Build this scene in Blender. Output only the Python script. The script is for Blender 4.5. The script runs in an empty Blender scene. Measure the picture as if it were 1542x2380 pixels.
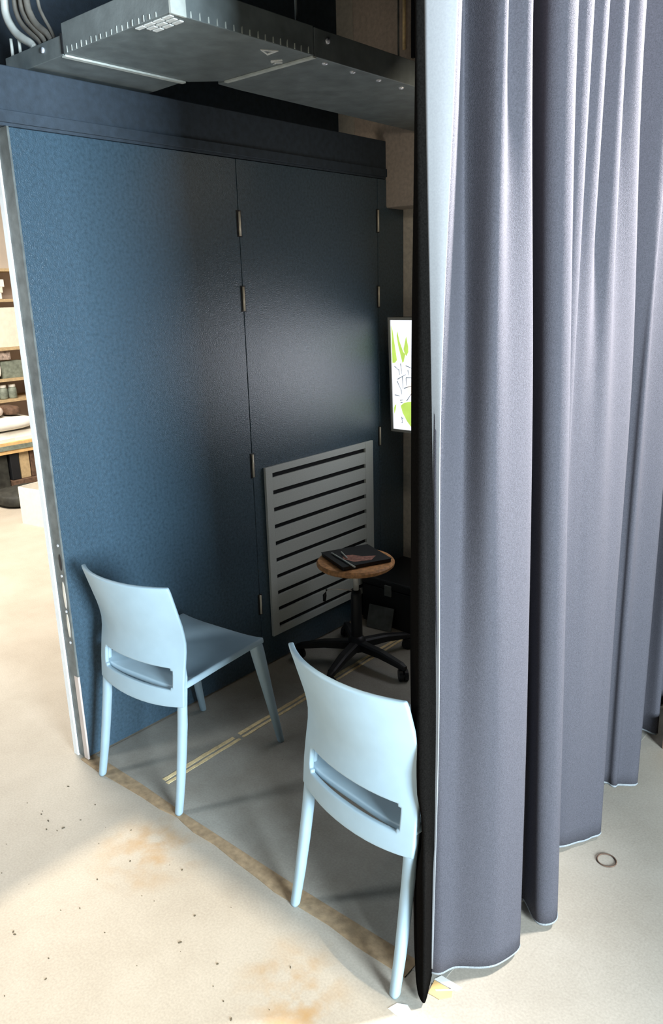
import bpy, bmesh, math, random
from mathutils import Vector, Matrix
random.seed(7)
C = bpy.context.scene.collection
PI = math.pi

# ---------------------------------------------------------------- camera
cam_d = bpy.data.cameras.new('camera')
cam = bpy.data.objects.new('camera', cam_d); C.objects.link(cam)
bpy.context.scene.camera = cam
right = Vector((0.7568, 0.6524, -0.0262)); down = Vector((0.1622, -0.2265, -0.9607)); fwd = Vector((-0.6327, 0.7231, -0.2771))
right = (right - fwd * right.dot(fwd) / fwd.length_squared).normalized(); fwd.normalize()
up = right.cross(fwd).normalized()
m = Matrix((right, up, -fwd)).transposed().to_4x4(); m.translation = Vector((2.338, -1.272, 1.643))
cam.matrix_world = m
cam_d.sensor_fit = 'VERTICAL'; cam_d.sensor_height = 36.0; cam_d.sensor_width = 36.0 * 1542 / 2380
cam_d.lens = 1797.3 / 2380 * 36.0
cam_d.clip_start = 0.02

# ---------------------------------------------------------------- world, lamps, exposure
sc = bpy.context.scene
sc.view_settings.view_transform = 'Standard'; sc.view_settings.look = 'None'
sc.view_settings.gamma = 1.0; sc.view_settings.use_curve_mapping = False
sc.view_settings.exposure = 0.0
w = bpy.data.worlds.new('world'); sc.world = w; w.use_nodes = True
w.node_tree.nodes['Background'].inputs[0].default_value = (0.62, 0.74, 0.88, 1)
w.node_tree.nodes['Background'].inputs[1].default_value = 0.02

def area(name, loc, aim, size, power, col, size_y=None):
    d = bpy.data.lights.new(name, 'AREA'); d.energy = power; d.color = col
    d.shape = 'RECTANGLE'; d.size = size; d.size_y = size_y or size
    o = bpy.data.objects.new(name, d); C.objects.link(o); o.location = loc
    o.rotation_euler = (Vector(aim) - Vector(loc)).to_track_quat('-Z', 'Y').to_euler()
    return o
area('window_light', (5.2, -1.2, 1.35), (0.0, 0.1, 0.9), 1.2, 600, (0.74, 0.89, 1.0), 1.3)
area('front_ceiling_light', (-1.3, -2.5, 2.3), (1.3, -0.2, 0.8), 0.6, 55, (0.88, 0.95, 1.0), 0.6)
area('pendant_light', (1.0, -0.01, 4.8), (1.0, -0.3, 0.0), 0.05, 210, (1.0, 0.87, 0.68))
area('right_hall_light', (2.9, 1.9, 3.25), (1.58, 0.55, 2.45), 0.35, 245, (1.0, 0.97, 0.94)).data.spread = math.radians(80)
area('alcove_fill_light', (0.95, 1.15, 2.22), (0.15, 1.95, 1.1), 0.12, 1.6, (1.0, 0.86, 0.68))  # dim fill lamp added behind the curtain to lift back wall and grille
area('left_room_light', (-2.5, 0.5, 2.9), (-2.6, 0.8, 0.0), 1.6, 260, (1.0, 0.92, 0.81))

# ---------------------------------------------------------------- materials
def lin(c): return tuple(((v / 255) / 12.92 if v <= 10 else ((v / 255 + 0.055) / 1.055) ** 2.4) for v in c)
def mat(name, col, rough=0.6, metal=0.0, var=0.12, nscale=30.0, bump=0.0, bscale=200.0, spec=0.5, emit=0.0, coat=0.0, sheen=0.0):
    m = bpy.data.materials.new(name); m.use_nodes = True
    nt = m.node_tree; b = nt.nodes['Principled BSDF']
    b.inputs['Roughness'].default_value = rough; b.inputs['Metallic'].default_value = metal
    b.inputs['Specular IOR Level'].default_value = spec; b.inputs['Coat Weight'].default_value = coat
    b.inputs['Sheen Weight'].default_value = sheen
    tc = nt.nodes.new('ShaderNodeTexCoord')
    nz = nt.nodes.new('ShaderNodeTexNoise'); nz.inputs['Scale'].default_value = nscale; nz.inputs['Detail'].default_value = 5
    nt.links.new(tc.outputs['Object'], nz.inputs['Vector'])
    r = nt.nodes.new('ShaderNodeValToRGB')
    r.color_ramp.elements[0].position = 0.3; r.color_ramp.elements[1].position = 0.7
    r.color_ramp.elements[0].color = tuple(max(0, c * (1 - var)) for c in col) + (1,)
    r.color_ramp.elements[1].color = tuple(min(1, c * (1 + var)) for c in col) + (1,)
    nt.links.new(nz.outputs['Fac'], r.inputs['Fac']); nt.links.new(r.outputs['Color'], b.inputs['Base Color'])
    if bump:
        n2 = nt.nodes.new('ShaderNodeTexNoise'); n2.inputs['Scale'].default_value = bscale; n2.inputs['Detail'].default_value = 3
        nt.links.new(tc.outputs['Object'], n2.inputs['Vector'])
        bp = nt.nodes.new('ShaderNodeBump'); bp.inputs['Strength'].default_value = bump; bp.inputs['Distance'].default_value = 0.003
        nt.links.new(n2.outputs['Fac'], bp.inputs['Height']); nt.links.new(bp.outputs['Normal'], b.inputs['Normal'])
    if emit:
        nt.links.new(r.outputs['Color'], b.inputs['Emission Color']); b.inputs['Emission Strength'].default_value = emit
    return m
M = {}
M['wall'] = mat('blue_black_paint', (0.046, 0.086, 0.122), 0.27, var=0.2, nscale=90, bump=0.45, bscale=260, spec=1.0)
M['header'] = mat('dark_header_paint', (0.034, 0.050, 0.070), 0.7, var=0.2, nscale=40, bump=0.2)
M['black'] = mat('black_ceiling', (0.004, 0.005, 0.009), 0.85, var=0.2)
M['backwall'] = mat('grey_brown_plaster', (0.70, 0.645, 0.555), 0.85, var=0.12, nscale=60, bump=0.25, bscale=150)
M['brownwall'] = mat('brown_plaster', (0.50, 0.43, 0.37), 0.85, var=0.15, nscale=60, bump=0.25, bscale=150)
M['chair'] = mat('pale_blue_plastic', (0.335, 0.455, 0.525), 0.45, var=0.03, nscale=20, bump=0.05, bscale=500, spec=0.4)
M['steel'] = mat('galvanised_steel', (0.19, 0.22, 0.222), 0.5, 0.2, var=0.22, nscale=14, bump=0.15, bscale=120)
M['seam'] = mat('pale_seal', (0.60, 0.64, 0.60), 0.5, 0.1, var=0.15)
M['rivet'] = mat('rivet_metal', (0.75, 0.78, 0.85), 0.25, 0.3, var=0.05)
M['vent'] = mat('pale_vent', (0.80, 0.82, 0.80), 0.5, var=0.1, nscale=200)
M['alu'] = mat('white_aluminium', (0.86, 0.88, 0.88), 0.4, var=0.04)
M['edge'] = mat('grey_edge_strip', (0.15, 0.165, 0.16), 0.55, 0.2, var=0.3, nscale=24, bump=0.2)
M['hinge'] = mat('bright_steel', (0.90, 0.84, 0.70), 0.35, 0.2, var=0.06)
M['grille'] = mat('grey_grille_enamel', (0.55, 0.59, 0.57), 0.5, 0.0, var=0.08, nscale=250)
M['dark'] = mat('black_plastic', (0.008, 0.009, 0.012), 0.5, var=0.2)
M['void'] = mat('slot_void', (0.006, 0.007, 0.009), 0.9, var=0.1)
M['chrome'] = mat('chrome', (0.92, 0.90, 0.84), 0.25, 0.3, var=0.03)
M['wood'] = mat('orange_plywood', (0.62, 0.31, 0.13), 0.5, var=0.35, nscale=60)
M['curtain'] = mat('grey_curtain_fabric', (0.077, 0.075, 0.087), 0.95, var=0.2, nscale=350, bump=0.5, bscale=700, spec=0.08)
M['lining'] = mat('black_curtain_lining', (0.006, 0.0055, 0.005), 0.95, var=0.3, nscale=300, spec=0.0)
M['facing'] = mat('pale_facing_and_highlight', (0.31, 0.315, 0.325), 0.95, var=0.06, nscale=300, spec=0.05)
M['hem'] = mat('pale_hem_fringe', (0.26, 0.28, 0.29), 0.95, spec=0.0, var=0.2, nscale=300)
M['tape'] = mat('yellow_tape', (0.85, 0.66, 0.36), 0.7, var=0.2, nscale=45)
M['strip'] = mat('bare_brown_screed', (0.36, 0.255, 0.15), 0.9, var=0.25, nscale=45, bump=0.25)
M['white'] = mat('white_goods', (0.86, 0.84, 0.78), 0.7, var=0.05)
M['cream'] = mat('cream_board', (0.80, 0.73, 0.62), 0.8, var=0.06)
M['pink'] = mat('dusty_pink_plaster', (0.62, 0.52, 0.46), 0.85, var=0.08, nscale=8)
M['pinklight'] = mat('pale_left_wall', (0.66, 0.58, 0.50), 0.85, var=0.06, nscale=8)
M['brick'] = mat('speckled_stone', (0.34, 0.27, 0.23), 0.9, var=0.6, nscale=60)
M['mesh'] = mat('straw_mesh', (0.62, 0.52, 0.38), 0.9, var=0.35, nscale=70)
M['olive'] = mat('grey_green_jar', (0.20, 0.23, 0.19), 0.5, var=0.3, nscale=30)
M['tan'] = mat('tan_carton', (0.50, 0.37, 0.21), 0.8, var=0.15, nscale=40)
M['rust'] = mat('rusty_brown', (0.12, 0.07, 0.045), 0.8, var=0.4, nscale=40)
M['orange'] = mat('orange_ply_edge', (0.72, 0.46, 0.20), 0.7, var=0.15)
M['orangepaper'] = mat('orange_paper', (0.80, 0.50, 0.20), 0.8, var=0.08)
M['tarp'] = mat('dark_tarpaulin', (0.025, 0.026, 0.022), 0.7, var=0.5, nscale=20)
M['hose_pale'] = mat('pale_hose', (0.62, 0.64, 0.60), 0.5, var=0.1)
M['hose_brown'] = mat('grey_brown_hose', (0.20, 0.185, 0.16), 0.6, var=0.2)
M['pinkprint'] = mat('pink_print', (0.36, 0.17, 0.13), 0.6, var=0.5, nscale=90)
M['tvframe'] = mat('grey_tv_bezel', (0.42, 0.43, 0.40), 0.4, var=0.05)
M['screen'] = mat('screen_white', (0.90, 0.93, 1.0), 0.3, var=0.01, nscale=6, emit=1.1)
M['glow'] = mat('added_screen_glow', (0.88, 0.90, 1.0), 0.3, var=0.01, nscale=6, emit=4.6)
M['leaf'] = mat('screen_green', (0.60, 0.86, 0.16), 0.3, var=0.12, nscale=20, emit=0.85)
M['sketch'] = mat('screen_blue_grey', (0.42, 0.52, 0.60), 0.3, var=0.2, nscale=40, emit=0.22)
M['blush'] = mat('screen_blush', (0.95, 0.80, 0.74), 0.3, var=0.03, nscale=40, emit=1.2)
M['speck'] = mat('dark_crumbs', (0.10, 0.08, 0.05), 0.9)

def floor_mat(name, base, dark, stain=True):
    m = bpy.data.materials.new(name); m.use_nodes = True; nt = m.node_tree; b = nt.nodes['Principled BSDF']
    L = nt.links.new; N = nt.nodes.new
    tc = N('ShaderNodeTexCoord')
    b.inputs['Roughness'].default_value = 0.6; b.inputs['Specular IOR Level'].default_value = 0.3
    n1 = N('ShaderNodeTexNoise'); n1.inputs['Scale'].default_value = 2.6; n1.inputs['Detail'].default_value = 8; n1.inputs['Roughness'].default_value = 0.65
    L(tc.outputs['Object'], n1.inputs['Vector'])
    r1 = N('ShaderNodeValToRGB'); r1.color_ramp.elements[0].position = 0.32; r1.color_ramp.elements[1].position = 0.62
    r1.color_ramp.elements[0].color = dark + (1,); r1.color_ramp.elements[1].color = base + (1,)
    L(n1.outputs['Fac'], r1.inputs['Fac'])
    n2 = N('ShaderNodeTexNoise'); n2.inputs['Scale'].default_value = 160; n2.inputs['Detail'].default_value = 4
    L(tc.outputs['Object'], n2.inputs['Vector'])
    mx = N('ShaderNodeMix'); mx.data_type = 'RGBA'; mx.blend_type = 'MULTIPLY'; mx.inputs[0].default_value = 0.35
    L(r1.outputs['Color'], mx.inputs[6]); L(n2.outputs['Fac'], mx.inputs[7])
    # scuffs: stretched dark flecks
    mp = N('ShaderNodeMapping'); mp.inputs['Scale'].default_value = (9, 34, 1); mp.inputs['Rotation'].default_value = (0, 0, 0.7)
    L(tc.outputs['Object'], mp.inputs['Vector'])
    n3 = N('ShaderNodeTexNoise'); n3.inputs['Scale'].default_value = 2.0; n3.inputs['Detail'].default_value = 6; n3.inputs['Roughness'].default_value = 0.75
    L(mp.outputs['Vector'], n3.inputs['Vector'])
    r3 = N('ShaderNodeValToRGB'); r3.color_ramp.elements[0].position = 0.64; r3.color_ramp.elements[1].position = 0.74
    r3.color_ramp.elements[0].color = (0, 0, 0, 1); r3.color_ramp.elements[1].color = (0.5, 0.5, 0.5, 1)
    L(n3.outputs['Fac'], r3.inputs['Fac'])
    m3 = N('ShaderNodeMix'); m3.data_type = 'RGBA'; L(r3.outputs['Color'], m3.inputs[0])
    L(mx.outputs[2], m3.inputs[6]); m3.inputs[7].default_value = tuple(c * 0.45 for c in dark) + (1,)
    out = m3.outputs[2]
    if stain:
        for (sx, sy, rad, k) in ((0.58, -0.15, 0.20, 1.0), (1.25, -0.22, 0.17, 1.0), (1.34, -0.27, 0.12, 0.9)):
            vd = N('ShaderNodeVectorMath'); vd.operation = 'DISTANCE'; vd.inputs[1].default_value = (sx, sy, 0)
            L(tc.outputs['Object'], vd.inputs[0])
            mr = N('ShaderNodeMapRange'); mr.inputs[1].default_value = rad; mr.inputs[2].default_value = 0.0; mr.inputs[3].default_value = 0; mr.inputs[4].default_value = 1.0
            L(vd.outputs['Value'], mr.inputs[0])
            n4 = N('ShaderNodeTexNoise'); n4.inputs['Scale'].default_value = 11; n4.inputs['Detail'].default_value = 6
            L(tc.outputs['Object'], n4.inputs['Vector'])
            r4 = N('ShaderNodeMapRange'); r4.inputs[1].default_value = 0.42; r4.inputs[2].default_value = 0.68; r4.inputs[4].default_value = k
            L(n4.outputs['Fac'], r4.inputs[0])
            mu = N('ShaderNodeMath'); mu.operation = 'MULTIPLY'; L(mr.outputs[0], mu.inputs[0]); L(r4.outputs[0], mu.inputs[1])
            ms = N('ShaderNodeMix'); ms.data_type = 'RGBA'; L(mu.outputs[0], ms.inputs[0]); L(out, ms.inputs[6]); ms.inputs[7].default_value = (0.38, 0.22, 0.075, 1)
            out = ms.outputs[2]
    L(out, b.inputs['Base Color'])
    bp = N('ShaderNodeBump'); bp.inputs['Strength'].default_value = 0.15; bp.inputs['Distance'].default_value = 0.002
    L(n2.outputs['Fac'], bp.inputs['Height']); L(bp.outputs['Normal'], b.inputs['Normal'])
    return m
M['floor'] = floor_mat('beige_concrete', (0.53, 0.475, 0.395), (0.45, 0.395, 0.32))
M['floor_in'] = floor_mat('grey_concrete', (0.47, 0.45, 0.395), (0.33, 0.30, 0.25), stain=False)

# ---------------------------------------------------------------- mesh helpers
class MB:
    def __init__(s): s.v = []; s.f = []
    def add(s, vs, fs):
        n = len(s.v); s.v += [tuple(v) for v in vs]; s.f += [tuple(i + n for i in f) for f in fs]; return s
    def box(s, x0, x1, y0, y1, z0, z1):
        vs = [(x, y, z) for z in (z0, z1) for y in (y0, y1) for x in (x0, x1)]
        return s.add(vs, [(0, 2, 3, 1), (4, 5, 7, 6), (0, 1, 5, 4), (2, 6, 7, 3), (0, 4, 6, 2), (1, 3, 7, 5)])
    def prism(s, pts, z0, z1):
        n = len(pts); vs = [(p[0], p[1], z0) for p in pts] + [(p[0], p[1], z1) for p in pts]
        return s.add(vs, [tuple(range(n))[::-1], tuple(range(n, 2 * n))] + [(i, (i + 1) % n, n + (i + 1) % n, n + i) for i in range(n)])
    def loft(s, rings, cap=True):
        n = len(rings[0]); vs = [p for r in rings for p in r]; fs = []
        for k in range(len(rings) - 1):
            for i in range(n):
                j = (i + 1) % n; fs.append((k * n + i, k * n + j, (k + 1) * n + j, (k + 1) * n + i))
        if cap: fs += [tuple(range(n))[::-1], tuple((len(rings) - 1) * n + i for i in range(n))]
        return s.add(vs, fs)
    def tube(s, path, rad, n=10):
        P = [Vector(p) for p in path]; rings = []
        for k, p in enumerate(P):
            t = (P[min(k + 1, len(P) - 1)] - P[max(k - 1, 0)]).normalized()
            a = t.cross(Vector((0, 0, 1)) if abs(t.z) < 0.95 else Vector((1, 0, 0))).normalized(); b = t.cross(a)
            r = rad[k] if isinstance(rad, (list, tuple)) else rad
            rings.append([tuple(p + (a * math.cos(2 * PI * i / n) + b * math.sin(2 * PI * i / n)) * r) for i in range(n)])
        return s.loft(rings)
    def lathe(s, prof, n=32, c=(0, 0)):
        return s.loft([[(c[0] + r * math.cos(2 * PI * i / n), c[1] + r * math.sin(2 * PI * i / n), z) for i in range(n)] for r, z in prof])
    def build(s, name, m, parent=None, smooth=False, bevel=0.0, loc=None, rotz=0.0, seg=2):
        me = bpy.data.meshes.new(name); me.from_pydata(s.v, [], s.f); me.validate()
        bm = bmesh.new(); bm.from_mesh(me); bmesh.ops.recalc_face_normals(bm, faces=bm.faces); bm.to_mesh(me); bm.free()
        me.materials.append(m)
        if smooth:
            for p in me.polygons: p.use_smooth = True
        o = bpy.data.objects.new(name, me); C.objects.link(o)
        if parent: o.parent = parent
        if loc: o.location = loc
        o.rotation_euler[2] = rotz
        if bevel:
            md = o.modifiers.new('bevel', 'BEVEL'); md.width = bevel; md.segments = seg; md.limit_method = 'ANGLE'
        return o
def thing(name, label, cat, loc=(0, 0, 0), rotz=0.0, group=None):
    o = bpy.data.objects.new(name, None); C.objects.link(o); o.location = loc; o.rotation_euler[2] = rotz
    o.empty_display_size = 0.1
    return tag(o, label, cat, group)
def tag(o, label, cat, group=None):
    o['label'] = label; o['category'] = cat
    if group: o['group'] = group
    return o
def struct(o, label=None):
    o['kind'] = 'structure'
    if label: o['label'] = label
    return o
def copy_tree(o, parent=None):
    c = o.copy(); C.objects.link(c)
    if parent: c.parent = parent
    for ch in [x for x in bpy.data.objects if x.parent == o and x != c]: copy_tree(ch, c)
    return c
def boxo(name, b, m, parent=None, bevel=0.0, **k): return MB().box(*b).build(name, m, parent, bevel=bevel, **k)

# ---------------------------------------------------------------- setting
struct(boxo('floor', (-6, 7, -6, 9, -0.12, 0.0), M['floor']), 'pale beige concrete floor with brown stains and scuffs')
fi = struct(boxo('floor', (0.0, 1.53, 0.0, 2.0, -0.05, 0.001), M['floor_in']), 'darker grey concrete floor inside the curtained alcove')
# brown bare strip across the opening, straight inside, wavy outside
inner = [(-0.02, 0.030), (0.286, 0.031), (0.512, 0.024), (0.75, 0.023), (0.998, 0.022), (1.209, 0.026), (1.45, 0.031)]
outer = [(1.45, -0.030), (1.30, -0.033), (1.20, -0.026), (1.082, -0.030), (1.0, -0.034), (0.928, -0.027), (0.82, -0.021), (0.719, -0.012), (0.62, -0.016), (0.55, -0.007), (0.524, -0.002), (0.44, -0.013), (0.346, -0.012), (0.2, -0.018), (0.10, -0.024), (-0.02, -0.020)]
struct(MB().prism(inner[::-1] + outer[::-1], -0.03, 0.0022).build('trim_1', M['strip']), 'brown bare strip in the floor across the alcove opening')
# crack lines in the alcove floor
mb = MB()
for pts in ([(0.80, 0.44), (0.86, 0.45), (0.93, 0.455), (1.0, 0.475)],):
    for a, b in zip(pts[:-1], pts[1:]):
        d = Vector((b[0] - a[0], b[1] - a[1])).normalized() * 0.002
        mb.prism([(a[0] - d.y, a[1] + d.x), (a[0] + d.y, a[1] - d.x), (b[0] + d.y, b[1] - d.x), (b[0] - d.y, b[1] + d.x)], -0.01, 0.0014)
mb.build('crack', M['rust'], fi)

struct(boxo('wall_back', (-0.40, 1.75, 1.99, 2.10, 0, 3.2), M['backwall']), 'grey-brown plaster wall at the back of the alcove')
wu = struct(boxo('wall_left', (-0.50, -0.40, -1.0, 2.10, 2.10, 3.2), M['header']), 'dark wall above the folding doors')
hd = struct(boxo('trim_2', (-0.075, -0.002, -1.0, 1.99, 2.127, 2.29), M['header'], bevel=0.003), 'dark header beam over the folding doors')
boxo('rail_band', (-0.004, 0.006, -1.0, 1.985, 2.136, 2.170), M['header'], hd, bevel=0.002)
# L-shaped dark slab: roof of the alcove, unseen outline shaped to shade the floor
struct(MB().prism([(-0.50, -1.6), (0.781, -1.6), (0.781, -0.042), (1.66, -0.042), (1.66, 2.1), (-0.50, 2.1)], 3.0, 3.12).build('ceiling', M['black']), 'black ceiling over the alcove with an added front arm shading the floor')
# beam box at the end of the doors
bmx = boxo('trim_3', (-0.19, 1.45, 1.851, 1.992, 2.001, 3.0), M['brownwall'], bevel=0.01)
struct(bmx, 'brown boxed column stub above the back wall')
MB().tube([(0.112, 1.838, 2.64), (0.112, 1.838, 3.0)], 0.007).build('conduit', M['tape'], bmx, smooth=True)
boxo('conduit', (0.150, 0.166, 1.836, 1.852, 2.60, 3.0), M['dark'], bmx)
# folding door leaves
def leaf(name, y0, y1, lab):
    return struct(boxo(name, (-0.050, 0.0, y0 + 0.0015, y1 - 0.0015, 0.008, 2.125), M['wall'], bevel=0.0015), lab)
d1 = leaf('door_1', 0.0, 0.904, 'near blue-black folding door leaf')
d2 = leaf('door_2', 0.904, 1.783, 'middle blue-black folding door leaf with ventilation grille')
d3 = leaf('door_3', 1.783, 1.99, 'narrow far blue-black folding door leaf')
def hinge(par, y, z0, z1):
    h = MB().tube([(0.004, y, z0), (0.004, y, z1)], 0.0045, 10).build('hinge', M['hinge'], par, smooth=True)
    boxo('hinge_plate', (-0.001, 0.0016, y - 0.012, y + 0.012, z0 - 0.004, z1 + 0.004), M['dark'], h)
for z0, z1 in ((1.849, 1.938), (1.568, 1.660), (0.890, 0.987), (0.267, 0.354)): hinge(d1, 0.904, z0, z1)
for z0, z1 in ((1.894, 1.989), (1.555, 1.648), (0.882, 0.972)): hinge(d2, 1.783, z0, z1)
# near edge of the first leaf: grey end strip with lock cut-outs, white seal strip beside it
es = boxo('edge_strip', (-0.0505, 0.0105, -0.006, 0.0005, 0.006, 2.125), M['edge'], d1)
for z0, z1, dark in ((0.60, 0.70, False), (0.49, 0.58, False), (0.74, 0.80, True)):
    n = 12; ring = []
    for i in range(n):
        a = 2 * PI * i / n; ring.append((-0.006 + 0.0075 * math.cos(a), (z0 + z1) / 2 + (z1 - z0) / 2 * math.sin(a)))
    MB().loft([[(p[0], -0.0064, p[1]) for p in ring], [(p[0], -0.0075, p[1]) for p in ring]]).build('lock_slot', M['dark'] if dark else M['cream'], es)
for z in (0.83, 0.72, 0.588, 0.47):
    MB().tube([(-0.008, -0.006, z), (-0.008, -0.0085, z)], 0.005, 8).build('screw', M['rivet'], es)
boxo('kick_edge', (-0.012, 0.0125, -0.0075, -0.0005, 0.006, 0.34), M['pink'], es)
ws = struct(boxo('trim_4', (-0.0765, -0.0515, -0.012, 0.02, 0.0, 2.125), M['alu'], bevel=0.001), 'white aluminium strip on the near edge of the folding doors')

# ventilation grille in the middle leaf: frame pieces and one slat per gap
gr = boxo('ventilation_grille', (0.0006, 0.0030, 0.965, 1.706, 0.139, 0.916), M['void'], d2)
gr['label'] = 'grey louvred ventilation grille'
boxo('grille_frame', (0.003, 0.016, 0.963, 1.003, 0.137, 0.918), M['grille'], gr, bevel=0.001)
boxo('grille_frame', (0.003, 0.016, 1.648, 1.708, 0.137, 0.918), M['grille'], gr, bevel=0.001)
zs = [0.180 + 0.0776 * i for i in range(10)]
hh = 0.0105
edges = [0.137] + [z for zz in zs for z in (zz - hh, zz + hh)] + [0.918]
for k in range(0, len(edges), 2):
    boxo('slat', (0.003, 0.0155, 1.003, 1.648, edges[k], edges[k + 1]), M['grille'], gr, bevel=0.001)

# ---------------------------------------------------------------- left room shell
struct(boxo('wall_left', (-5.0, -4.9, -2, 6, 0, 3.2), M['pinklight']), 'pale plaster wall at the far side of the left room')

# ---------------------------------------------------------------- curtain
CURT_OFF = 1
def curtain():
    root = thing('curtain', 'heavy grey pleated floor-length curtain with black lining hanging at the alcove side', 'curtain', (1.55, 1.0, 0.0))
    key = [0.03, 0.7, 1.4, 2.15, 3.0]
    cols = [  # per column (x, y) at z = .03, .7, 1.4, 2.15
        ((1.498, .012), (1.500, .024), (1.500, -.003), (1.500, -.037)),
        ((1.520, .020), (1.512, .022), (1.516, -.002), (1.542, -.010)),
        ((1.540, .058), (1.525, .068), (1.512, .084), (1.495, .082)),
        ((1.592, .100), (1.582, .098), (1.577, .082), (1.575, .082)),
        ((1.617, .140), (1.608, .140), (1.592, .125), (1.562, .120)),
        ((1.628, .215), (1.615, .216), (1.602, .200), (1.592, .150)),
        ((1.575, .245), (1.560, .240), (1.545, .225), (1.535, .185)),
        ((1.545, .265), (1.530, .260), (1.430, .245), (1.440, .225)),
        ((1.558, .375), (1.543, .372), (1.500, .365), (1.492, .338)),
        ((1.630, .324), (1.608, .315), (1.583, .309), (1.565, .288)),
        ((1.662, .352), (1.643, .342), (1.618, .332), (1.600, .314)),
        ((1.635, .400), (1.615, .395), (1.590, .382), (1.570, .358)),
        ((1.575, .450), (1.550, .450), (1.490, .430), (1.505, .385)),
        ((1.570, .560), (1.545, .540), (1.550, .500), (1.575, .440)),
        ((1.535, .600), (1.535, .575), (1.535, .540), (1.545, .490)),
        ((1.560, .640), (1.555, .615), (1.550, .580), (1.575, .525)),
        ((1.578, .680), (1.572, .645), (1.560, .615), (1.530, .580)),
        ((1.592, .705), (1.584, .680), (1.580, .650), (1.580, .615)),
        ((1.602, .730), (1.594, .715), (1.575, .700), (1.535, .670)),
        ((1.614, .765), (1.602, .772), (1.592, .780), (1.580, .720)),
        ((1.550, .800), (1.540, .810), (1.530, .810), (1.525, .770)),
        ((1.450, .930), (1.450, .920), (1.450, .890), (1.465, .850)),
        ((1.530, 1.005), (1.535, .985), (1.548, .945), (1.580, .910)),
        ((1.566, 1.004), (1.564, .986), (1.574, .950), (1.570, .950)),
        ((1.572, 1.025), (1.570, 1.020), (1.555, 1.010), (1.540, 1.000)),
        ((1.615, 1.070), (1.605, 1.085), (1.595, 1.090), (1.580, 1.080)),
        ((1.550, 1.120), (1.540, 1.130), (1.540, 1.130), (1.530, 1.110)),
        ((1.450, 1.290), (1.450, 1.280), (1.450, 1.250), (1.460, 1.220)),
        ((1.490, 1.420), (1.490, 1.400), (1.510, 1.350), (1.530, 1.310)),
        ((1.562, 1.425), (1.564, 1.395), (1.578, 1.360), (1.590, 1.310)),
        ((1.470, 1.540), (1.470, 1.520), (1.470, 1.480), (1.470, 1.430)),
        ((1.525, 1.680), (1.535, 1.660), (1.560, 1.620), (1.590, 1.560)),
        ((1.475, 1.800), (1.475, 1.790), (1.475, 1.760), (1.475, 1.710)),
        ((1.510, 1.930), (1.520, 1.925), (1.545, 1.900), (1.580, 1.860)),
        ((1.530, 1.970), (1.530, 1.970), (1.530, 1.970), (1.530, 1.970))]
    SUB, ROWS = 7, 56
    def hz(vals, z, key=key):
        vals = list(vals) + [vals[-1]]
        for i in range(len(key) - 1):
            if z <= key[i + 1] or i == len(key) - 2:
                t = max(0, min(1, (z - key[i]) / (key[i + 1] - key[i])))
                def tn(j):
                    a, b = max(0, j - 1), min(len(key) - 1, j + 1)
                    return (vals[b] - vals[a]) / (key[b] - key[a])
                h = key[i + 1] - key[i]
                return ((2*t**3-3*t**2+1)*vals[i] + (t**3-2*t**2+t)*h*tn(i) + (-2*t**3+3*t**2)*vals[i+1] + (t**3-t**2)*h*tn(i+1))
    def cr(P, per):
        out = []
        for i in range(len(P) - 1):
            p0 = P[max(0, i - 1)]; p1 = P[i]; p2 = P[i + 1]; p3 = P[min(len(P) - 1, i + 2)]
            for k in range(per):
                t = k / per
                out.append(tuple(0.5 * (2*b + (c - a)*t + (2*a - 5*b + 4*c - d)*t*t + (-a + 3*b - 3*c + d)*t**3) for a, b, c, d in zip(p0, p1, p2, p3)))
        out.append(P[-1]); return out
    def sheet(cc, sub, rows, zb, key=key):
        rws = []
        for r in range(rows + 1):
            z = 0.02 + (3.0 - 0.02) * r / rows
            P = [(hz([q[0] for q in c], z, key), hz([q[1] for q in c], z, key)) for c in cc]
            rws.append([(x, y, z if r else zb(i)) for i, (x, y) in enumerate(cr(P, sub))])
        n = len(rws[0]); vs = [(p[0] - 1.55, p[1] - 1.0, p[2]) for rr in rws for p in rr]
        fs = [(r * n + i, r * n + i + 1, (r + 1) * n + i + 1, (r + 1) * n + i) for r in range(rows) for i in range(n - 1)]
        return rws, MB().add(vs, fs)
    rws, mb = sheet(cols, SUB, ROWS, lambda i: 0.02 + 0.006 * math.sin(i * 0.09))
    o = mb.build('fabric', M['curtain'], root, smooth=True)
    md = o.modifiers.new('thickness', 'SOLIDIFY'); md.thickness = 0.006; md.offset = CURT_OFF; o.data.materials.append(M['lining']); md.material_offset = 1; md.material_offset_rim = 1
    bot = [(p[0] - 1.55, p[1] - 1.0, p[2] + 0.001) for p in rws[0]]
    MB().tube(bot, 0.0075, 6).build('hem', M['hem'], root, smooth=True)
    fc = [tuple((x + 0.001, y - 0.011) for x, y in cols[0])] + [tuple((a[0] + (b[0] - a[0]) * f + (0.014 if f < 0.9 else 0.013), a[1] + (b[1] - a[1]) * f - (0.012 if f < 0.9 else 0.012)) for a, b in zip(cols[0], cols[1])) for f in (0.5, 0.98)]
    fc = [fc[0]] + [tuple((fc[0][k][0] + (q[0] - fc[0][k][0]) * (0.35, 0.45, 0.8, 1.0)[k], fc[0][k][1] + (q[1] - fc[0][k][1]) * (0.35, 0.45, 0.8, 1.0)[k]) for k, q in enumerate(c)) for c in fc[1:]]  # lower facing narrowed to a pale line standing in for an edge highlight
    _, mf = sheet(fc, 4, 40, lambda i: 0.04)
    f_ = mf.build('facing', M['facing'], root, smooth=True); f_['label'] = 'pale grey facing strip along the leading edge, thin lower part a painted highlight'
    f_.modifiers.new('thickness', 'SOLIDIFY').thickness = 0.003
    lk = [0.03, 0.33, 0.405, 0.475, 0.53, 1.4, 2.15, 3.0]
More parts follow.
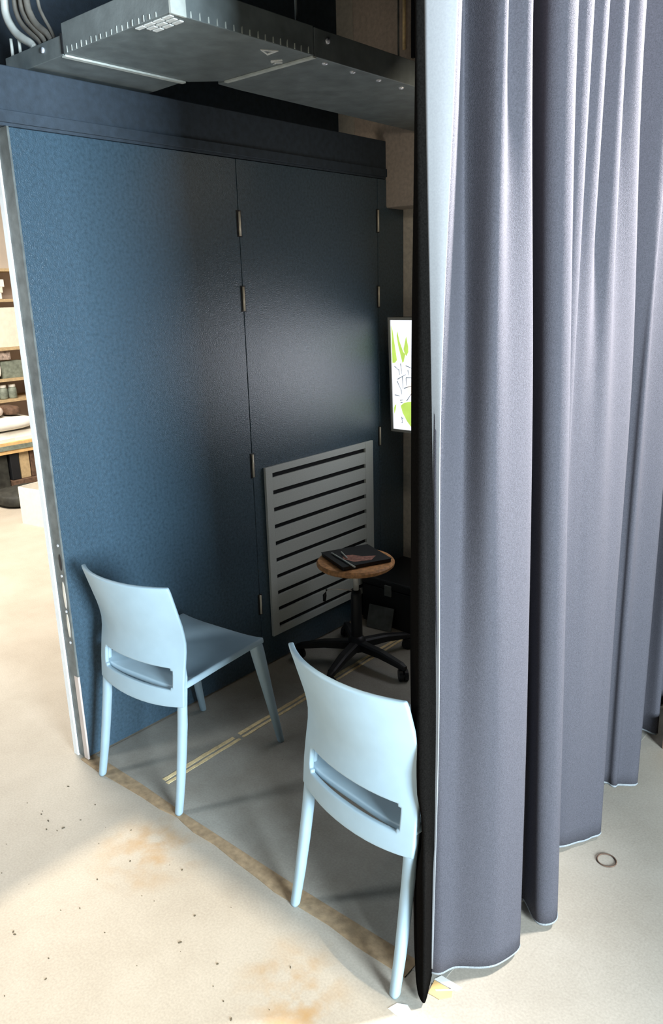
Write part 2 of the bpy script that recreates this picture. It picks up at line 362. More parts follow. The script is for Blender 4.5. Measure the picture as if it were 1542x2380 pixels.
    def lc(bot, seat, mid, c14, c21): return (bot, bot, seat, seat, mid, c14, c21)
    lin_cols = [
        lc((1.385, .105), (1.492, .004), (1.383, .100), (1.392, .085), (1.430, .060)),
        lc((1.440, .030), (1.492, -.006), (1.440, .030), (1.440, .010), (1.460, -.005)),
        lc((1.500, -.045), (1.494, -.022), (1.483, -.022), (1.478, -.030), (1.485, -.045)),
        lc((1.528, -.066), (1.505, -.030), (1.497, -.026), (1.496, -.036), (1.494, -.058)),
        lc((1.530, -.056), (1.507, -.015), (1.503, -.010), (1.500, -.022), (1.498, -.052)),
        lc((1.503, .008), (1.504, .014), (1.503, .018), (1.503, -.005), (1.503, -.036))]
    zl = lambda i: 0.012 if i > 8 else 0.012 + 0.05 * (1 - i / 8.0)
    _, ml = sheet(lin_cols, 5, 70, zl, lk)
    l = ml.build('lining', M['lining'], root, smooth=True); l['label'] = 'black lining turned out at the leading edge'
    md = l.modifiers.new('thickness', 'SOLIDIFY'); md.thickness = 0.004; md.offset = 0
    return root
curtain()

# ---------------------------------------------------------------- chairs
EP = [(0.0, 0.0), (0.08, 0.018), (0.27, 0.052), (0.375, 0.064), (0.44, 0.070), (0.49, 0.078), (0.55, 0.089), (0.59, 0.091), (0.64, 0.080), (0.70, 0.062), (0.75, 0.047), (0.785, 0.036)]
def ep(z):
    for (a, va), (b, vb) in zip(EP[:-1], EP[1:]):
        if z <= b: return va + (vb - va) * (z - a) / (b - a)
    return EP[-1][1]
def make_chair(label):
    root = thing('stacking_chair', label, 'chair', group='pale blue chairs in the alcove')
    # backrest: upper shell, slot, lower apron and side posts in one sheet with thickness
    zz = [0.366, 0.380, 0.396, 0.410, 0.420, 0.428, 0.440, 0.456, 0.470, 0.484, 0.492, 0.500, 0.52, 0.55, 0.58, 0.61, 0.64, 0.67, 0.70, 0.725, 0.75, 0.768, 0.78, 0.785]
    us = [-1, -0.97, -0.9, -0.83, -0.80, -0.76, -0.66, -0.52, -0.36, -0.18, 0, 0.18, 0.36, 0.52, 0.66, 0.76, 0.80, 0.83, 0.9, 0.97, 1]
    vs = []; fs = []; nu = len(us)
    for r, z in enumerate(zz):
        hw = 0.203 + 0.004 * max(0, (z - 0.6) / 0.185)
        if z > 0.775: hw -= 0.004 * (z - 0.775) / 0.01
        bulge = 0.030 + 0.026 * min(1, max(0, (z - 0.43) / 0.2))
        for u in us:
            sag = 0.0
            if z < 0.43: sag = -0.014 * (1 - u * u) * (0.43 - z) / 0.064
            vs.append((u * hw, ep(z) - bulge * (1 - abs(u) ** 2.2), z + sag))
    for r in range(len(zz) - 1):
        for i in range(nu - 1):
            uc = abs((us[i] + us[i + 1]) / 2); zc = (zz[r] + zz[r + 1]) / 2
            if 0.420 < zc < 0.492 and uc < 0.80:
                cr_ = (uc > 0.76) and (zc < 0.428 or zc > 0.484)
                if not cr_: continue
            fs.append((r * nu + i, r * nu + i + 1, (r + 1) * nu + i + 1, (r + 1) * nu + i))
    b = MB().add(vs, fs).build('backrest', M['chair'], root, smooth=True)
    md = b.modifiers.new('thickness', 'SOLIDIFY'); md.thickness = 0.014; md.offset = 0
    md = b.modifiers.new('round', 'BEVEL'); md.width = 0.004; md.segments = 2; md.limit_method = 'ANGLE'; md.angle_limit = 0.9
    # seat shell
    rings = []
    N1, N2 = 13, 11
    def top(u, t):
        v = 0.064 + 0.391 * t; hw = 0.196 + 0.008 * t
        dip = -0.014 * (1 - u ** 4) * math.sin(PI * min(1, t * 1.05)) ** 0.7
        return (u * hw, v - 0.012 * (1 - u * u) * (1 - t) * 0 + 0.0, 0.446 + 0.010 * t - 0.024 * (1 - u ** 6) * max(0, 1 - t * 2.4) + dip - (0.010 * max(0, t - 0.85) / 0.15) * (1 - u ** 4))
    vs = []; fs = []
    for j in range(N2):
        for i in range(N1):
            vs.append(top(-1 + 2 * i / (N1 - 1), j / (N2 - 1)))
    for j in range(N2 - 1):
        for i in range(N1 - 1):
            fs.append((j * N1 + i, j * N1 + i + 1, (j + 1) * N1 + i + 1, (j + 1) * N1 + i))
    s_ = MB().add(vs, fs).build('seat', M['chair'], root, smooth=True)
    md = s_.modifiers.new('thickness', 'SOLIDIFY'); md.thickness = 0.022; md.offset = -1
    md = s_.modifiers.new('round', 'BEVEL'); md.width = 0.006; md.segments = 2; md.limit_method = 'ANGLE'; md.angle_limit = 0.9
    # legs: tapered, rounded section
    def leg(path, rx, ry):
        n = 14; rg = []
        for (x, y, z), a, c in zip(path, rx, ry):
            ring = []
            for i in range(n):
                t = 2 * PI * i / n; ct, st = math.cos(t), math.sin(t)
                ring.append((x + a * math.copysign(abs(ct) ** 0.75, ct), y + c * math.copysign(abs(st) ** 0.75, st), z))
            rg.append(ring)
        return MB().loft(rg)
    for sgn in (-1, 1):
        zsr = [0.0, 0.006, 0.10, 0.20, 0.30, 0.36, 0.41, 0.46, 0.49]
        path = [(sgn * (0.1945 - 0.0085 * min(1, z / 0.36)), ep(z) + 0.004 + 0.006 * max(0, (z - 0.37) / 0.1), z) for z in zsr]
        leg(path, [0.0105, 0.0125, 0.0135, 0.0148, 0.0158, 0.0165, 0.0165, 0.0140, 0.006], [0.0105, 0.0125, 0.0140, 0.0150, 0.0150, 0.0135, 0.0115, 0.0090, 0.004]).build('leg', M['chair'], root, smooth=True)
        zf = [0.0, 0.006, 0.12, 0.24, 0.34, 0.40, 0.435, 0.450]
        path = [(sgn * (0.205 - 0.024 * (z / 0.45)), 0.520 - 0.090 * (z / 0.45), z) for z in zf]
        leg(path, [0.0105, 0.0120, 0.0145, 0.0180, 0.0215, 0.0230, 0.0225, 0.017], [0.0105, 0.0120, 0.0145, 0.0180, 0.0215, 0.0235, 0.0230, 0.018]).build('leg', M['chair'], root, smooth=True)
    return root
ch1 = make_chair('pale blue plastic chair beside the dark folding doors, seen from behind')
ch1.location = (0.321, -0.010, 0.0022); ch1.rotation_euler[2] = math.radians(5.1)
ch2 = copy_tree(ch1); ch2['label'] = 'pale blue plastic chair next to the grey curtain, nearest the camera'
ch2.location = (1.268, -0.062, 0.001); ch2.rotation_euler[2] = math.radians(-8.5)

# ---------------------------------------------------------------- duct unit under the ceiling
du = thing('ventilation_duct', 'shallow grey sheet-metal ventilation duct hanging under the black ceiling', 'duct', (0.4, 0.4, 2.3))
def D(pts, z0, z1): return MB().prism([(x - 0.4, y - 0.4) for x, y in pts], z0 - 2.3, z1 - 2.3)
D([(0.165, 0.112), (0.645, 0.112), (0.645, 0.640), (0.250, 0.640), (0.165, 0.560)], 2.302, 2.380).build('body', M['steel'], du, bevel=0.002)
D([(0.215, 0.645), (0.645, 0.645), (0.645, 1.84), (0.185, 1.84), (0.205, 0.74)], 2.300, 2.378).build('trunk', M['steel'], du, bevel=0.002)
D([(-0.16, 0.112), (0.160, 0.112), (0.160, 0.545), (-0.145, 0.560), (-0.158, 0.20)], 2.300, 2.352).build('side_plate', M['steel'], du, bevel=0.002)
D([(0.150, 0.115), (0.168, 0.115), (0.168, 0.548), (0.150, 0.548)], 2.2965, 2.3015).build('seam_strip', M['seam'], du)
D([(0.258, 0.634), (0.645, 0.634), (0.645, 0.650), (0.258, 0.650)], 2.2965, 2.3015).build('seam_strip', M['seam'], du)
D([(0.644, 0.112), (0.651, 0.112), (0.651, 0.160), (0.644, 0.160)], 2.300, 2.381).build('corner_fold', M['seam'], du)
# pale vent holes near the corner
for r in range(3):
    for k in range(3 if r else 4):
        y = 0.128 + r * 0.021; x = 0.608 - r * 0.002 - k * 0.040
        if r == 0: x = 0.618 - k * 0.037
        D([(x - 0.0155, y - 0.0065), (x + 0.0155, y - 0.0065), (x + 0.0155, y + 0.0065), (x - 0.0155, y + 0.0065)], 2.2995, 2.3025).build('vent_slot', M['vent'], du)
# stitching tabs along the two lower edges
st = MB()
for i in range(17):
    y = 0.150 + i * 0.029
    st.add([(0.6465 - 0.4, y - 0.4 - 0.0022, 0.004), (0.6465 - 0.4, y - 0.4 + 0.0022, 0.004), (0.6465 - 0.4, y - 0.4 + 0.0012, 0.018 + 0.006 * random.random()), (0.6465 - 0.4, y - 0.4 - 0.0012, 0.018)], [(0, 1, 2, 3)])
for i in range(18):
    x = 0.185 + i * 0.024
    st.add([(x - 0.4 - 0.0016, 0.1105 - 0.4, 0.003), (x - 0.4 + 0.0016, 0.1105 - 0.4, 0.003), (x - 0.4 + 0.001, 0.1105 - 0.4, 0.014 + 0.006 * random.random()), (x - 0.4 - 0.001, 0.1105 - 0.4, 0.014)], [(0, 1, 2, 3)])
sto = st.build('seam_stitching', M['seam'], du); sto['kind'] = 'stuff'
md = sto.modifiers.new('thickness', 'SOLIDIFY'); md.thickness = 0.002
for x, y in ((0.622, 0.715), (0.619, 0.852), (0.614, 0.992), (0.605, 1.131), (0.608, 1.251)):
    MB().lathe([(0.003, -0.006), (0.009, -0.004), (0.011, 0.001)], 12, (x - 0.4, y - 0.4)).build('rivet', M['rivet'], du, smooth=True)
MB().tube([(0.2445, 0.30, 0.051), (0.2515, 0.30, 0.051)], 0.008, 12).build('rivet', M['rivet'], du, smooth=True)
MB().tube([(-0.4 + 0.06, 0.113 - 0.4, 0.032), (-0.4 + 0.06, 0.107 - 0.4, 0.032)], 0.008, 12).build('rivet', M['rivet'], du, smooth=True)
boxo('joint_gap', (0.158 - 0.4, 0.166 - 0.4, 0.1095 - 0.4, 0.114 - 0.4, 0.004, 0.055), M['void'], du)
# warning triangle and small mark
tri = [(0.583, 0.480), (0.610, 0.527), (0.560, 0.532)]
cx_, cy_ = sum(p[0] for p in tri) / 3, sum(p[1] for p in tri) / 3
mb = MB()
for i in range(3):
    a, b = tri[i], tri[(i + 1) % 3]
    ai, bi = [(cx_ + (p[0] - cx_) * 0.62, cy_ + (p[1] - cy_) * 0.62) for p in (a, b)]
    mb.prism([(q[0] - 0.4, q[1] - 0.4) for q in (a, b, bi, ai)], -0.0006, 0.002)
mb.build('warning_triangle', M['vent'], du)
mb = MB()
for a, b in (((0.522, 0.585), (0.552, 0.602)), ((0.512, 0.600), (0.535, 0.620)), ((0.520, 0.590), (0.510, 0.612))):
    d = Vector((b[0] - a[0], b[1] - a[1])).normalized() * 0.004
    mb.prism([(q[0] - 0.4, q[1] - 0.4) for q in ((a[0] - d.y, a[1] + d.x), (a[0] + d.y, a[1] - d.x), (b[0] + d.y, b[1] - d.x), (b[0] - d.y, b[1] + d.x))], -0.0006, 0.002)
mb.build('arrow_mark', M['vent'], du)
for x, y in ((0.616, 0.60), (0.60, 1.62), (0.24, 1.62)):
    MB().tube([(x - 0.4, y - 0.4, 0.06), (x - 0.4, y - 0.4, 0.70)], 0.004, 8).build('hanger_rod', M['edge'], du, smooth=True)

# hoses rising from the side plate
def hose(name, xz, r, m, lab, y):
    P = [Vector((x, y, z)) for i, (x, z) in enumerate(xz)]
    out = []
    for i in range(len(P) - 1):
        p0, p1, p2, p3 = P[max(0, i - 1)], P[i], P[i + 1], P[min(len(P) - 1, i + 2)]
        for k in range(6):
            t = k / 6; out.append(0.5 * (2*p1 + (p2 - p0)*t + (2*p0 - 5*p1 + 4*p2 - p3)*t*t + (3*p1 - p0 - 3*p2 + p3)*t**3))
    out.append(P[-1])
    return tag(MB().tube([tuple(p) for p in out], r, 10).build(name, m, smooth=True), lab, 'hose', 'hoses above the duct')
for xz, r, mm, lab in (
    ([(-0.028, 2.360), (-0.048, 2.376), (-0.087, 2.396), (-0.131, 2.424), (-0.168, 2.470), (-0.172, 2.518), (-0.150, 2.65), (-0.10, 3.0)], 0.0125, M['hose_pale'], 'thick pale hose, outermost of the bundle above the duct end'),
    ([(0.010, 2.362), (-0.007, 2.380), (-0.072, 2.424), (-0.103, 2.461), (-0.112, 2.506), (-0.10, 2.64), (-0.06, 3.0)], 0.009, M['hose_brown'], 'grey-brown hose directly inside the thick pale hose'),
    ([(0.036, 2.362), (0.018, 2.382), (-0.036, 2.424), (-0.063, 2.456), (-0.074, 2.497), (-0.07, 2.64), (-0.04, 3.0)], 0.010, M['hose_brown'], 'middle grey-brown hose of the bundle above the duct'),
    ([(0.066, 2.362), (0.047, 2.383), (0.001, 2.412), (-0.030, 2.445), (-0.046, 2.491), (-0.05, 2.64), (-0.02, 3.0)], 0.010, M['hose_brown'], 'fourth grey-brown hose of the bundle counted from the pale one'),
    ([(0.082, 2.362), (0.068, 2.387), (0.031, 2.436), (0.015, 2.477), (0.00, 2.62), (0.0, 3.0)], 0.005, M['hose_brown'], 'thin dark hose, innermost of the bundle above the duct')):
    hose('hose', xz, r, mm, lab, 0.14)
for x, z in ((-0.1625, 2.411), (-0.1155, 2.412)):
    MB().tube([(x - 0.4, 0.14 - 0.4, 0.050), (x - 0.4, 0.14 - 0.4, z - 2.3)], 0.005, 8).build('bolt', M['hose_pale'], du, smooth=True)

# ---------------------------------------------------------------- television
tv = thing('television', 'wall-mounted flat screen showing green leaves on white', 'television', (0.525, 1.80, 1.23))
tv.rotation_euler[0] = math.radians(2.6)
W2, H2 = 0.470, 0.276
boxo('casing', (-W2, W2, 0.004, 0.045, -H2, H2), M['dark'], tv, bevel=0.004)
fr = MB(); b_ = 0.0125
fr.box(-W2, W2, -0.006, 0.006, H2 - b_, H2); fr.box(-W2, W2, -0.006, 0.006, -H2, -H2 + b_)
fr.box(-W2, -W2 + b_, -0.006, 0.006, -H2 + b_, H2 - b_); fr.box(W2 - b_, W2, -0.006, 0.006, -H2 + b_, H2 - b_)
fr.build('bezel', M['tvframe'], tv)
scn = boxo('screen', (-W2 + b_, W2 - b_, 0.0, 0.004, -H2 + b_, H2 - b_), M['screen'], tv)
boxo('wall_bracket', (-0.12, 0.12, 0.04, 0.172, -0.1, 0.1), M['dark'], tv)
def flat(pts, name, m, y=-0.0008):
    MB().add([(p[0] - 0.525, y, p[1] - 1.23) for p in pts], [tuple(range(len(pts)))]).build(name, m, scn)
leafs = [[(0.072, 1.475), (0.080, 1.440), (0.094, 1.345), (0.100, 1.305), (0.088, 1.292), (0.072, 1.290)],
         [(0.106, 1.445), (0.118, 1.395), (0.138, 1.345), (0.150, 1.335), (0.140, 1.300), (0.132, 1.292), (0.120, 1.335), (0.108, 1.380), (0.102, 1.420)],
         [(0.157, 1.420), (0.168, 1.372), (0.168, 1.345), (0.155, 1.325), (0.146, 1.340), (0.140, 1.358)],
         [(0.114, 1.085), (0.135, 1.100), (0.170, 1.108), (0.200, 1.110), (0.200, 0.985), (0.172, 0.985), (0.150, 1.01), (0.125, 1.05)],
         [(0.074, 1.04), (0.084, 1.065), (0.088, 1.09), (0.080, 1.085), (0.073, 1.07)],
         [(0.26, 1.47), (0.30, 1.40), (0.36, 1.30), (0.42, 1.22), (0.36, 1.26), (0.29, 1.34)],
         [(0.46, 1.42), (0.55, 1.36), (0.62, 1.25), (0.66, 1.18), (0.56, 1.26), (0.48, 1.34)],
         [(0.30, 1.02), (0.38, 1.06), (0.50, 1.10), (0.60, 1.08), (0.50, 1.02), (0.40, 0.985)],
         [(0.72, 1.44), (0.80, 1.40), (0.90, 1.30), (0.94, 1.22), (0.84, 1.28), (0.75, 1.36)],
         [(0.70, 1.00), (0.80, 1.09), (0.92, 1.14), (0.97, 1.10), (0.88, 1.02), (0.78, 0.985)]]
for p in leafs: flat(p, 'leaf_print', M['leaf'])
flat([(0.40, 1.02), (0.94, 1.02), (0.94, 1.47), (0.40, 1.47)], 'added_glow_patch', M['glow'], -0.0016)  # emissive patch added behind the curtain to throw the glow on the doors
flat([(0.150, 1.17), (0.165, 1.14), (0.20, 1.13), (0.20, 1.20), (0.17, 1.20)], 'blush_print', M['blush'], -0.0006)
def strokes(L, wd):
    for a, b in L:
        d = Vector((b[0] - a[0], b[1] - a[1])).normalized() * wd
        q = [(a[0] - d.y, a[1] + d.x), (a[0] + d.y * 0.4, a[1] - d.x * 0.4), (b[0] + d.y * 0.2, b[1] - d.x * 0.2), (b[0] - d.y * 0.4, b[1] + d.x * 0.4)]
        flat(q, 'sketch_print', M['sketch'], -0.0012)
strokes([((0.083, 1.275), (0.108, 1.258)), ((0.108, 1.262), (0.114, 1.235)), ((0.100, 1.212), (0.150, 1.238)), ((0.150, 1.222), (0.150, 1.185)), ((0.150, 1.222), (0.198, 1.224)),
         ((0.096, 1.205), (0.118, 1.165)), ((0.118, 1.165), (0.124, 1.14)), ((0.080, 1.135), (0.112, 1.132)), ((0.137, 1.17), (0.198, 1.19)), ((0.152, 1.11), (0.19, 1.16)),
         ((0.150, 1.28), (0.198, 1.265)), ((0.162, 1.26), (0.166, 1.235)), ((0.120, 1.29), (0.126, 1.24)), ((0.128, 1.23), (0.132, 1.17)), ((0.118, 1.03), (0.122, 0.998)), ((0.120, 1.022), (0.130, 1.024)), ((0.117, 1.002), (0.124, 1.0)),
         ((0.112, 1.11), (0.132, 1.115)), ((0.114, 1.10), (0.13, 1.10)), ((0.5, 1.22), (0.62, 1.18)), ((0.4, 1.16), (0.5, 1.2)), ((0.7, 1.2), (0.8, 1.24))], 0.0032)

# ---------------------------------------------------------------- swivel stool with wooden top
SX, SY = 0.295, 1.215
so = thing('swivel_stool', 'swivel stool with round wooden top and black five-star base', 'stool', (SX, SY, 0.001))
MB().lathe([(0.150, 0.468), (0.163, 0.466), (0.172, 0.474), (0.173, 0.484), (0.166, 0.492), (0.02, 0.493)], 40).build('seat', M['wood'], so, smooth=False, bevel=0.0)
MB().lathe([(0.013, 0.340), (0.013, 0.469)], 16).build('gas_lift', M['chrome'], so, smooth=True)
MB().lathe([(0.024, 0.10), (0.026, 0.12), (0.024, 0.325), (0.020, 0.350)], 16).build('column', M['dark'], so, smooth=True)
lv = MB().tube([(-0.01, 0.0, 0.345), (-0.080, -0.035, 0.345), (-0.128, -0.055, 0.338)], 0.003, 8).build('lever', M['chrome'], so, smooth=True)
MB().tube([(-0.126, -0.054, 0.340), (-0.137, -0.058, 0.310), (-0.138, -0.060, 0.282)], [0.006, 0.009, 0.007], 8).build('lever_grip', M['dark'], lv, smooth=True)
MB().lathe([(0.04, 0.06), (0.045, 0.075), (0.04, 0.11), (0.026, 0.13)], 16).build('hub', M['dark'], so, smooth=True)
for k in range(5):
    a = math.radians(-4 + 72 * k); ca, sa = math.cos(a), math.sin(a)
    rg = []
    for r, z, wd, h in ((0.03, 0.088, 0.022, 0.020), (0.15, 0.085, 0.020, 0.016), (0.26, 0.068, 0.016, 0.012), (0.285, 0.062, 0.010, 0.008)):
        rg.append([(ca * r - sa * s * wd, sa * r + ca * s * wd, z + t * h) for s, t in ((-1, -1), (1, -1), (1, 0.6), (0.6, 1), (-0.6, 1), (-1, 0.6))])
    am = MB().loft(rg).build('base_arm', M['dark'], so)
    mb = MB()
    ba = a + 0.9; wx, wy = math.cos(ba), math.sin(ba)
    for s in (-1, 1):
        c0 = Vector((ca * 0.272 + wx * 0.012 * s, sa * 0.272 + wy * 0.012 * s, 0.026))
        mb.tube([c0 + Vector((wx, wy, 0)) * 0.008 * s, c0 - Vector((wx, wy, 0)) * 0.008 * s], 0.026, 16)
    mb.tube([(ca * 0.272, sa * 0.272, 0.03), (ca * 0.272, sa * 0.272, 0.062)], 0.008, 8)
    mb.build('caster', M['dark'], am)
# dark magazine and two rods lying on it
mg = thing('magazine', 'dark magazine with reddish picture lying on the wooden stool', 'magazine', (SX - 0.004, SY + 0.006, 0.4945), math.radians(-24))
boxo('pages', (-0.108, 0.112, -0.116, 0.116, 0.0, 0.016), M['dark'], mg, bevel=0.002)
boxo('cover', (-0.11, 0.114, -0.118, 0.118, 0.016, 0.0178), M['dark'], mg)
MB().prism([(0.02, -0.07), (0.075, -0.045), (0.09, 0.03), (0.05, 0.075), (0.03, 0.02), (-0.01, -0.01), (-0.02, -0.055)], 0.0178, 0.0184).build('picture', M['pinkprint'], mg)
for a, b, lab in (((0.195, 1.170), (0.392, 1.092), 'longer thin pale rod on the dark magazine'), ((0.222, 1.205), (0.292, 1.160), 'shorter thin pale rod on the dark magazine')):
    tag(MB().tube([a + (0.5168,), b + (0.5168,)], 0.0036, 8).build('rod', M['seam'], smooth=True), lab, 'rod')

# black trunk and grey card behind the stool
tr = thing('storage_trunk', 'black storage trunk against the back wall behind the stool', 'trunk', (0.19, 1.77, 0.001))
boxo('body', (-0.168, 0.168, -0.172, 0.18, 0.0, 0.200), M['dark'], tr, bevel=0.006)
boxo('lid', (-0.172, 0.172, -0.176, 0.184, 0.203, 0.246), M['dark'], tr, bevel=0.008)
boxo('latch', (-0.02, 0.02, -0.184, -0.172, 0.17, 0.225), M['edge'], tr, bevel=0.002)
cd = MB().box(-0.07, 0.07, -0.003, 0.003, 0.0, 0.115).build('rectangle', M['edge'], loc=(0.165, 1.545, 0.003)); cd.rotation_euler = (math.radians(-18), 0, math.radians(8))  # plain grey rectangle tilted against the trunk
tag(cd, 'dull grey card leaning on the black trunk behind the stool base', 'rectangle')

# ---------------------------------------------------------------- floor things
tp = thing('floor_tape', 'worn double yellow tape line on the alcove floor', 'tape', (0.33, 0.8, 0.001))
def tstrip(x0, x1, y0, y1):
    n = 14; L = []; R = []
    for i in range(n + 1):
        y = y0 + (y1 - y0) * i / n; o = -0.024 * (y - 0.1) / 1.45
        L.append((x0 + o - 0.33 + random.uniform(-0.002, 0.002), y - 0.8)); R.append((x1 + o - 0.33 + random.uniform(-0.001, 0.001), y - 0.8))
    return MB().prism(R + L[::-1], 0.0, 0.0012).build('tape_strip', M['tape'], tp)
for y0, y1 in ((0.09, 0.44), (0.455, 0.96), (0.975, 1.56)):
    tstrip(0.343, 0.356, y0, y1); tstrip(0.316, 0.333, y0 + 0.005, y1 - 0.01)

sc_ = thing('paper_scrap', 'scrap of orange paper on the floor beside the curtain foot', 'paper', (1.540, 0.0, 0.0004))
MB().prism([(-0.020, -0.030), (0.010, -0.028), (0.030, -0.004), (0.022, 0.012), (-0.028, 0.010)], 0.0, 0.0012).build('sheet', M['orangepaper'], sc_)
MB().prism([(-0.030, 0.012), (0.026, 0.016), (0.036, 0.034), (-0.022, 0.032)], 0.0, 0.0014).build('sheet', M['white'], sc_)
MB().prism([(-0.012, -0.012), (-0.008, -0.014), (0.024, 0.014), (0.018, 0.015)], 0.0012, 0.0018).build('crease', M['white'], sc_)
tag(MB().prism([(1.470, -0.125), (1.500, -0.128), (1.525, -0.100), (1.500, -0.088), (1.478, -0.100)], 0.0003, 0.0012).build('paper_scrap', M['white']), 'small whitish paper shred at the tip of the black lining', 'paper')
ring = [(1.676 + 0.027 * math.cos(2 * PI * i / 36), 0.676 + 0.027 * math.sin(2 * PI * i / 36), 0.0022) for i in range(37)]
tag(MB().tube(ring, 0.002, 6).build('rubber_ring', M['rust'], smooth=True), 'small dark ring lying on the beige floor right of the curtain', 'ring')
cr_ = thing('crate', 'orange-brown crate peeking out behind the far curtain folds', 'crate', (1.80, 1.52, 0.0))
boxo('body', (-0.185, 0.2, -0.15, 0.15, 0.012, 0.10), M['orangepaper'], cr_, bevel=0.01)
boxo('rim', (-0.193, 0.208, -0.158, 0.158, 0.095, 0.112), M['rust'], cr_, bevel=0.003)
boxo('base', (-0.190, 0.205, -0.155, 0.155, 0.0, 0.014), M['rust'], cr_, bevel=0.003)
for sx in (-0.188, 0.203):
    for sy in (-0.153, 0.153):
        boxo('corner_post', (sx - 0.006, sx + 0.006, sy - 0.006, sy + 0.006, 0.0, 0.11), M['rust'], cr_)
# crumbs on the open floor
mb = MB()
for i in range(64):
    x, y = random.uniform(0.5, 1.35), random.uniform(-0.75, -0.12)
    if i < 22: x, y = random.uniform(0.0, 0.6), random.uniform(-0.5, -0.1)
    if i > 56: x, y = random.uniform(0.1, 1.4), random.uniform(0.1, 0.9)
    r = random.uniform(0.0007, 0.0024); a = random.uniform(0, PI); e = random.uniform(1, 2.6)
    pts = [(x + r * e * math.cos(a) * math.cos(t) - r * math.sin(a) * math.sin(t), y + r * e * math.sin(a) * math.cos(t) + r * math.cos(a) * math.sin(t)) for t in (0, 1.2, 2.3, 3.4, 4.4, 5.4)]
    z = 0.001 if y > 0 else 0.0
    mb.prism(pts, z, z + r * 0.7 + 0.0004)
cb = mb.build('floor_crumbs', M['speck']); cb['kind'] = 'stuff'; tag(cb, 'dark crumbs and grit scattered over the floor', 'grit')

# ---------------------------------------------------------------- left room, seen past the door edge
# bench: low deck with orange plywood edge
X0 = -4.10
bn = thing('low_bench', 'low plywood bench with orange edge in the bright left room', 'bench', (-4.28, 1.7, 0))
boxo('deck', (-0.20, 0.18, -0.9, 0.9, 0.385, 0.44), M['orange'], bn, bevel=0.004)
boxo('apron', (0.180, 0.186, -0.9, 0.9, 0.372, 0.412), M['olive'], bn)
boxo('apron', (0.165, 0.180, -0.9, 0.9, 0.340, 0.374), M['orange'], bn)
for sx in (-0.16, 0.13):
    for sy in (-0.85, 0.85): boxo('leg', (sx - 0.03, sx + 0.03, sy - 0.03, sy + 0.03, 0, 0.386), M['tan'], bn)
# sheets on the bench
tag(MB().prism([(-4.48, 1.2), (-4.10, 1.2), (-4.10, 1.80), (-4.13, 1.95), (-4.12, 2.3), (-4.48, 2.3)], 0.4402, 0.470).build('board', M['white']), 'thick white board lying flat on the plywood bench', 'board')
tag(MB().prism([(-4.48, 1.2), (-4.12, 1.2), (-4.12, 1.76), (-4.16, 1.95), (-4.15, 2.3), (-4.48, 2.3)], 0.4705, 0.520).build('board', M['white']), 'white board stacked on top of the thicker white board', 'board')
def cushion(name, c, s, m, lab, cat, grp=None, ez=1.0):
    bm_ = bmesh.new(); bmesh.ops.create_icosphere(bm_, subdivisions=3, radius=1)
    for v in bm_.verts:
        for k in range(3): v.co[k] = math.copysign(abs(v.co[k]) ** 0.62, v.co[k])
        v.co += Vector((math.sin(v.co.y * 5 + c[1] * 9), math.cos(v.co.z * 4), math.sin(v.co.x * 6 + c[2] * 7))) * 0.04
        v.co = Vector((v.co.x * s[0], v.co.y * s[1], v.co.z * s[2]))
    me = bpy.data.meshes.new(name); bm_.to_mesh(me); bm_.free(); me.materials.append(m)
    for p in me.polygons: p.use_smooth = True
    o = bpy.data.objects.new(name, me); C.objects.link(o); o.location = c
    return tag(o, lab, cat, grp)
cushion('sack', (-4.29, 1.80, 0.585), (0.19, 0.40, 0.062), M['white'], 'flat white sack lying on the white boards', 'sack')
cushion('sack', (-4.29, 1.78, 0.700), (0.14, 0.14, 0.050), M['pink'], 'brownish pink sack on top of the flat white sack', 'sack')
cushion('sack', (-4.29, 2.01, 0.692), (0.12, 0.07, 0.040), M['rust'], 'dark brown bundle at the right of the sack pile', 'sack')
# shelf unit behind
sh = thing('shelf_unit', 'pale shelf unit against the wall of the left room', 'shelf', (-4.70, 1.9, 0))
for sy in (-0.75, 0.75): boxo('upright', (-0.19, 0.19, sy - 0.02, sy + 0.02, 0, 1.90), M['cream'], sh)
for z in (0.74, 0.925, 1.20, 1.62, 1.88): boxo('shelf_board', (-0.19, 0.19, -0.73, 0.73, z - 0.012, z + 0.012), M['tan'], sh)
boxo('back_panel', (-0.198, -0.19, -0.75, 0.75, 0, 1.90), M['pink'], sh)
# jars on the low shelf
for k in range(5):
    j = thing('jar', ('leftmost', 'second', 'middle', 'fourth', 'rightmost')[k] + ' grey-green jar in the row on the low shelf', 'jar', (-4.58, 1.86 + k * 0.088, 0.7525), 0, 'jars on the low shelf')
    MB().lathe([(0.036, 0), (0.040, 0.01), (0.040, 0.085), (0.030, 0.105)], 14).build('body', M['olive'], j, smooth=True)
    MB().lathe([(0.033, 0.105), (0.033, 0.128)], 14).build('lid', M['white'], j, smooth=False)
# white bag with round emblem, boards and stone on the shelves
bg = thing('bag', 'rounded white bag with faint round mark on the shelf', 'bag', (-4.58, 1.99, 0.938))
def bagshape():
    pts = []
    for i in range(24):
        t = 2 * PI * i / 24; pts.append((0.125 * math.copysign(abs(math.cos(t)) ** 0.6, math.cos(t)), 0.082 + 0.082 * math.copysign(abs(math.sin(t)) ** 0.6, math.sin(t))))
    return MB().loft([[(x, p[0], p[1]) for p in pts] for x in (-0.06, 0.05)]).build('body', M['white'], bg, bevel=0.015)
bagshape()
MB().loft([[(0.0505, 0.032 * math.cos(2 * PI * i / 20), 0.10 + 0.032 * math.sin(2 * PI * i / 20)) for i in range(20)], [(0.0525, 0.028 * math.cos(2 * PI * i / 20), 0.10 + 0.028 * math.sin(2 * PI * i / 20)) for i in range(20)]]).build('round_mark', M['cream'], bg)
tag(boxo('stone_slab', (-4.62, -4.54, 1.75, 2.22, 1.105, 1.187), M['brick']), 'speckled pinkish stone slab under the cream boards', 'slab')
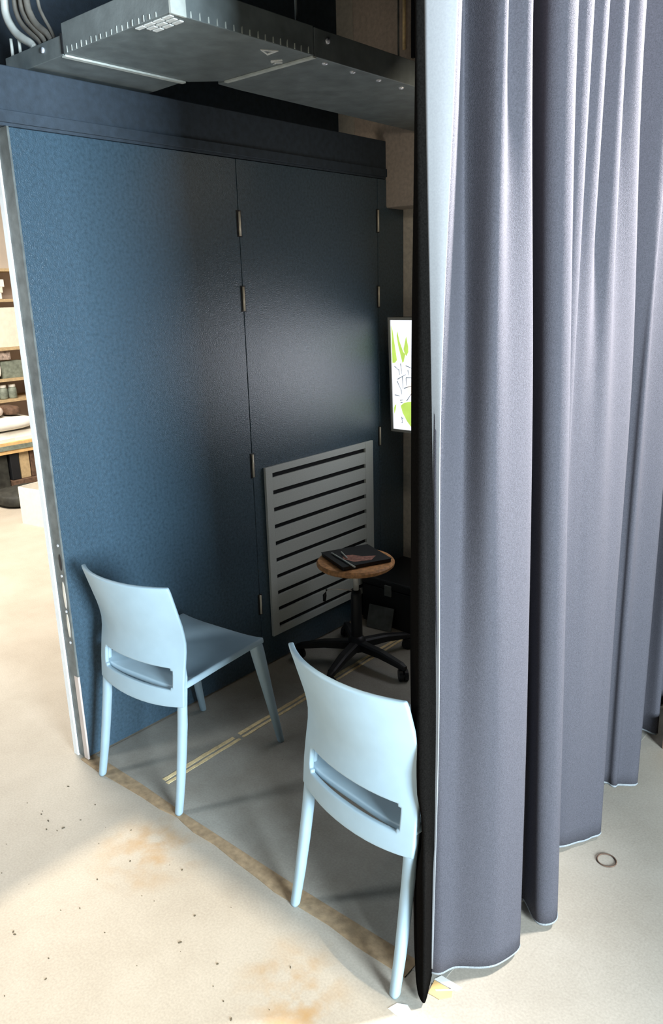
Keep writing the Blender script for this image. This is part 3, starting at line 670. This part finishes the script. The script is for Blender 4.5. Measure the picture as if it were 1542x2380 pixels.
bpy.data.objects['stone_slab'].location.z = 0.0
tag(boxo('carton', (-4.66, -4.56, 2.13, 2.33, 0.938, 1.09), M['olive']), 'dark grey-green carton beside the white bag', 'carton')
tag(boxo('panel_board', (-4.57, -4.545, 2.05, 2.40, 1.213, 1.56), M['cream'], bevel=0.003), 'tall cream board standing on the upper shelf', 'board')
tag(boxo('mesh_roll', (-4.62, -4.58, 1.72, 2.04, 1.213, 1.45), M['mesh'], bevel=0.01), 'straw coloured mesh panel beside the cream board', 'mesh')
for z0, z1, lab in ((1.633, 1.685, 'lowest white packet on the top shelf'), (1.686, 1.735, 'middle white packet on the top shelf'), (1.736, 1.80, 'topmost white packet on the top shelf')):
    tag(boxo('packet', (-4.70, -4.53, 1.80, 2.22 + (z1 - 1.7) * 0.3, z0, z1), M['white'] if z0 != 1.686 else M['cream'], bevel=0.004), lab, 'packet', 'packets on the top shelf')
# cartons and dark crates under the bench
tag(boxo('crate', (-4.5, -4.14, 1.62, 1.86, 0.0, 0.33), M['tarp'], bevel=0.005), 'dark green-black crate under the bench, left of the black case', 'crate')
tag(boxo('case', (-4.5, -4.12, 1.875, 1.955, 0.10, 0.335), M['dark'], bevel=0.006), 'narrow black case standing under the bench', 'case')
tag(boxo('carton', (-4.5, -4.13, 1.965, 2.055, 0.10, 0.338), M['tan'], bevel=0.004), 'tan carton under the bench, right of the black case', 'carton')
tag(boxo('carton', (-4.5, -4.13, 2.065, 2.30, 0.10, 0.338), M['rust'], bevel=0.004), 'rusty brown carton under the bench, furthest right', 'carton')
tag(boxo('plinth', (-4.5, -4.10, 1.87, 2.35, 0.0, 0.099), M['rust'], bevel=0.006), 'low brown plinth carrying the cartons under the bench', 'plinth')
cushion('tarpaulin', (-3.72, 1.78, 0.060), (0.22, 0.26, 0.060), M['tarp'], 'crumpled dark tarpaulin on the floor behind the white box', 'tarpaulin')
wb = thing('white_box', 'open white cardboard box on the floor of the left room', 'box', (-3.0, 1.44, 0.0), math.radians(9))
boxo('side', (-0.125, 0.20, -0.004, 0.0, 0.0, 0.285), M['white'], wb)
boxo('side', (-0.125, 0.20, 0.30, 0.304, 0.0, 0.285), M['cream'], wb)
boxo('side', (-0.125, -0.121, 0.0, 0.30, 0.0, 0.285), M['white'], wb)
boxo('side', (0.196, 0.20, 0.0, 0.30, 0.0, 0.285), M['white'], wb)
boxo('bottom', (-0.121, 0.196, 0.0, 0.30, 0.0, 0.004), M['cream'], wb)
